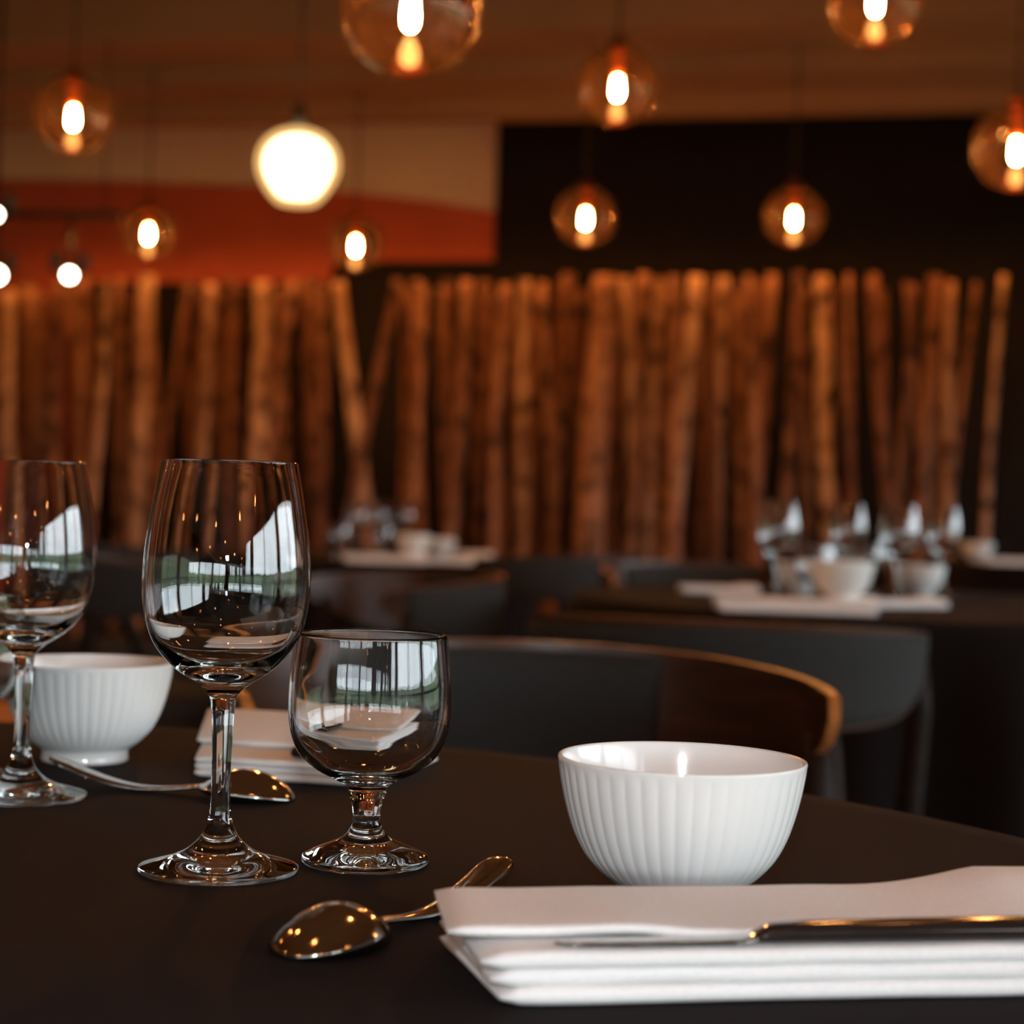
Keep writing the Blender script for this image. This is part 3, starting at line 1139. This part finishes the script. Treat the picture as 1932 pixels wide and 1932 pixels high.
# spoon lying face down: the tip and the sagging handle touch the cloth
SPOON = [(0.0000, 0.0007, 0.0009, 0.0000, 0.0013), (0.0012, 0.0068, 0.0010, 0.0022, 0.0013), (0.0045, 0.0122, 0.0012, 0.0058, 0.0013), (0.0110, 0.0177, 0.0015, 0.0101, 0.0013), (0.0200, 0.0210, 0.0019, 0.0131, 0.0013), (0.0300, 0.0215, 0.0024, 0.0137, 0.0013), (0.0400, 0.0187, 0.0029, 0.0110, 0.0013), (0.0480, 0.0133, 0.0036, 0.0063, 0.0014), (0.0530, 0.0074, 0.0042, 0.0025, 0.0017), (0.0575, 0.0040, 0.0046, 0.0006, 0.0022), (0.0650, 0.0036, 0.0038, 0.0003, 0.0024), (0.0800, 0.0044, 0.0022, 0.0006, 0.0022), (0.0950, 0.0060, 0.0020, 0.0010, 0.0020), (0.1120, 0.0076, 0.0044, 0.0014, 0.0019), (0.1280, 0.0084, 0.0090, 0.0013, 0.0018), (0.1390, 0.0088, 0.0128, 0.0013, 0.0017), (0.1450, 0.0072, 0.0150, 0.0009, 0.0016), (0.1478, 0.0038, 0.0160, 0.0003, 0.0014), (0.1486, 0.0004, 0.0163, 0.0000, 0.0012)]
GSP = 'spoons lying face down'
tp = T(541, 1812, ZT)
cutlery('dessert_spoon', SPOON, 0.0575, (tp.x, tp.y, ZT), R(58), 'spoon lying face down beside the corner of the front napkin', 'spoon', GSP, ('spoon_bowl', 'handle'))
tp = T(553, 1513, ZT)
cutlery('dessert_spoon', SPOON, 0.0575, (tp.x, tp.y, ZT), R(166.5), 'spoon lying face down behind the stem of the sharp wine glass', 'spoon', GSP, ('spoon_bowl', 'handle'))

# knife on the front napkin
KNIFE = [(0.0, 0.0004, 0.0012, 0, 0.0009), (0.004, 0.0032, 0.0012, 0, 0.0010), (0.014, 0.0052, 0.0012, 0, 0.0011), (0.035, 0.0062, 0.0012, 0, 0.0013), (0.062, 0.0060, 0.0012, 0, 0.0016), (0.070, 0.0048, 0.0016, 0, 0.0022),
         (0.073, 0.0042, 0.0024, 0, 0.0036), (0.080, 0.0050, 0.0034, 0.0004, 0.0060), (0.100, 0.0058, 0.0036, 0.0004, 0.0064), (0.150, 0.0066, 0.0038, 0.0004, 0.0068), (0.190, 0.0070, 0.0038, 0.0004, 0.0066), (0.198, 0.0060, 0.0036, 0.0002, 0.0050), (0.2005, 0.001, 0.0036, 0, 0.002)]
off = RZ @ Vector((0.0195, 0.0078, 0))
cutlery('table_knife', KNIFE, 0.0715, (p0.x + off.x, p0.y + off.y, ZN + 0.0006), YAW + R(0.5), 'polished steel knife lying on the large front napkin', 'knife', None, ('blade', 'handle'), m=(M['steel'], M['handle']))

# the other setting's napkin with a knife end pointing this way
p1 = T(366, 1466, ZT)
YAW1 = R(-13)


def fz1(x, y):
    return 0.011 * max(0.0, min(1.0, (y - 0.05) / 0.07))


nap1, zt1 = napkin((p1.x, p1.y, ZT), YAW1, 0.118, 0.125, 'folded white napkin behind the sharp wine glass and the goblet', 3, 0.052, fz1, 0, th=0.0042, back=-0.042, flapx=-0.020)
off = Matrix.Rotation(YAW1, 3, 'Z') @ Vector((0.066, 0.060, 0))
KN2 = [(0.0, 0.0040, 0.0040, 0.0002, 0.0040), (0.008, 0.0060, 0.0042, 0.0004, 0.0060), (0.030, 0.0076, 0.0044, 0.0006, 0.0072), (0.050, 0.0080, 0.0044, 0.0006, 0.0074), (0.055, 0.0068, 0.0044, 0.0002, 0.0054), (0.0565, 0.001, 0.0044, 0, 0.003)]
cutlery('table_knife', KN2, 0.008, (p1.x + off.x, p1.y + off.y, ZT + zt1 + 0.0004), YAW1 - PI / 2, 'knife with its dark handle end on the napkin behind the goblet', 'knife', None, ('bolster', 'handle'), m=(M['steel'], M['handle']))

# napkins on the far tables
for (u, v, D_, z_, rz, sc, lab) in [(1356, 1140, 3.10, ZR, -6, 1.0, 'orange-lit napkin under the bowl at the front of the right-hand table'),
                                   (1650, 1110, 3.36, ZR, 22, 0.62, 'folded napkin right of the bowl on the right-hand table'),
                                   (1290, 1100, 3.75, ZR, 4, 0.6, 'dim napkin at the back left of the right-hand table'),
                                   (650, 1055, 5.63, ZL, 0, 0.95, 'warm pink napkin under the bowl on the far left table'),
                                   (800, 1050, 5.72, ZL, 6, 0.72, 'white napkin right of the bowl on the far left table'),
                                   (848, 1015, 6.55, ZL, 6, 0.6, 'dim napkin at the back of the far left table'),
                                   (1865, 1045, 5.92, 0.776, 0, 0.8, 'napkin on the far table at the right edge')]:
    d = ray(u, v)
    p_ = EYE + d * (D_ / d.y)
    dup(nap, (p_.x, p_.y, z_), R(rz), lab, 'folded white napkins', sc)


# ------------------------------------------------------------------ chairs
A_, B_, PM = 0.262, 0.245, R(106)


def shell_pt(t, q, off):
    """t along the wrap (-1..1), q up the panel (0..1), off outward from the middle of the wood."""
    ph = t * PM
    zt_, zb_ = 0.782 - 0.026 * t * t, 0.640 + 0.030 * t * t
    e = max(0.0, (abs(t) - 0.55) / 0.45)
    zb_ += (zt_ - 0.034 - zb_) * e ** 2.0
    e = max(0.0, (abs(t) - 0.95) / 0.05)
    k_ = math.sqrt(max(0.0, 1 - e * e))
    mid = (zt_ + zb_) / 2
    z = mid + (q - 0.5) * (zt_ - zb_) * max(k_, 0.02)
    nx, ny = math.sin(ph) / A_, -math.cos(ph) / B_
    l = math.hypot(nx, ny)
    fl_ = 0.10 * (z - 0.70)
    return Vector((A_ * math.sin(ph) + nx / l * (off + fl_), -B_ * math.cos(ph) + ny / l * (off + fl_), z))


def shell(bm, t0, t1, q0, q1, o0, o1, nt=56, nq=8, edge=False, puff=False):
    G = {}
    for i in range(nt + 1):
        t = t0 + (t1 - t0) * i / nt
        for k_ in range(nq + 1):
            q = q0 + (q1 - q0) * k_ / nq
            for s in (0, 1):
                o_ = (o0, o1)[s]
                if puff:
                    e = min(1, 8 * min(i / nt, 1 - i / nt)) * min(1, 4 * min(k_ / nq, 1 - k_ / nq))
                    o_ = o0 + (o1 - o0) * (0.25 + 0.75 * math.sqrt(e)) if s else o0
                G[i, k_, s] = bm.verts.new(shell_pt(t, q, o_))
    for i in range(nt):
        for k_ in range(nq):
            for s in (0, 1):
                bm.faces.new([G[i, k_, s], G[i + 1, k_, s], G[i + 1, k_ + 1, s], G[i, k_ + 1, s]])
    ed = []
    for i in range(nt):
        for k_ in (0, nq):
            ed.append(bm.faces.new([G[i, k_, 0], G[i + 1, k_, 0], G[i + 1, k_, 1], G[i, k_, 1]]))
    for k_ in range(nq):
        for i in (0, nt):
            ed.append(bm.faces.new([G[i, k_, 0], G[i, k_ + 1, 0], G[i, k_ + 1, 1], G[i, k_, 1]]))
    if edge:
        for f in ed:
            f.material_index = 1
        bm.normal_update()
    return bm


CH0 = None


def chair(x, y, rz, label):
    global CH0
    if CH0 is not None:
        return dup(CH0, (x, y, 0), rz, label, 'low wrap-back dining chairs')
    t = thing('dining_chair', (x, y, 0), rz, label, 'chair', 'low wrap-back dining chairs')
    bm = shell(bmesh.new(), -1, 1, 0, 1, -0.005, 0.005, edge=True)
    o = obj('backrest', bm, [M['wood_dark'], M['wood_edge']], t)
    es = o.modifiers.new('crisp_edge', 'EDGE_SPLIT')
    es.split_angle = R(50)
    obj('back_pad', shell(bmesh.new(), -0.40, 0.40, 0.06, 0.94, -0.0055, -0.021, nt=30, puff=True), M['fabric'], o, label='charcoal upholstered pad inside the backrest')
    obj('outer_cover', shell(bmesh.new(), -0.88, 0.88, 0.05, 0.93, 0.0055, 0.010, nt=50, puff=True), M['fabric'], o, label='charcoal cover on the outside of the backrest')
    bm = bmesh.new()
    ring = []
    prof = spline([(0, 0.485), (0.8, 0.482), (0.95, 0.470), (1.0, 0.452), (0.985, 0.432), (0.9, 0.425), (0, 0.425)], 4)
    lathe(bm, [(r_, z_) for r_, z_ in prof], 56, lambda r, z, a: r * (abs(math.cos(a) / 0.238) ** 3 + abs(math.sin(a) / 0.222) ** 3) ** (-1 / 3))
    obj('seat', bm, M['fabric'], t, label='charcoal upholstered seat')
    bm = bmesh.new()
    lathe(bm, [(0, 0.424), (0.95, 0.424), (0.95, 0.395), (0, 0.395)], 56, lambda r, z, a: r * (abs(math.cos(a) / 0.238) ** 3 + abs(math.sin(a) / 0.222) ** 3) ** (-1 / 3))
    obj('seat_frame', bm, M['wood_dark'], t)
    for s in (-1, 1):
        bm = bmesh.new()
        p_ = shell_pt(0.88 * s, 0.3, 0.0)
        tube(bm, [(0.235 * s, 0.155, 0), (0.243 * s, 0.12, 0.40), Vector((p_.x, p_.y, p_.z - 0.06)), p_], [0.012, 0.019, 0.017, 0.011], 12)
        obj('leg', bm, M['leg_wood'], t)
        bm = bmesh.new()
        p_ = shell_pt(0.36 * s, 0.15, 0.0)
        tube(bm, [(0.185 * s, -0.225, 0), (0.175 * s, -0.200, 0.40), p_ - Vector((0, 0, 0.05)), p_], [0.012, 0.019, 0.016, 0.008], 12)
        obj('leg', bm, M['leg_wood'], t)
    CH0 = t
    return t


chair(0.025, 1.66, PI + R(14), 'dark wooden wrap-back chair behind the nearest table, facing the camera, with a glowing orange edge')
chair(0.30, 2.60, R(-14), 'charcoal wrap-back chair seen from behind, drawn up to the right-hand table')
chair(-0.27, 3.66, R(112), 'charcoal wrap-back chair seen from the side below the far left table')
chair(0.12, 5.62, R(46), 'charcoal wrap-back chair at the right side of the far left table')
chair(0.50, 4.72, PI + R(8), 'black wrap-back chair behind the right-hand table, left of its wine glasses')
chair(-0.82, 4.30, R(-60), 'near-black chair back behind the gap between the two tall wine glasses')
chair(-1.15, 5.55, R(-50), 'near-black chair at the left side of the far left table')
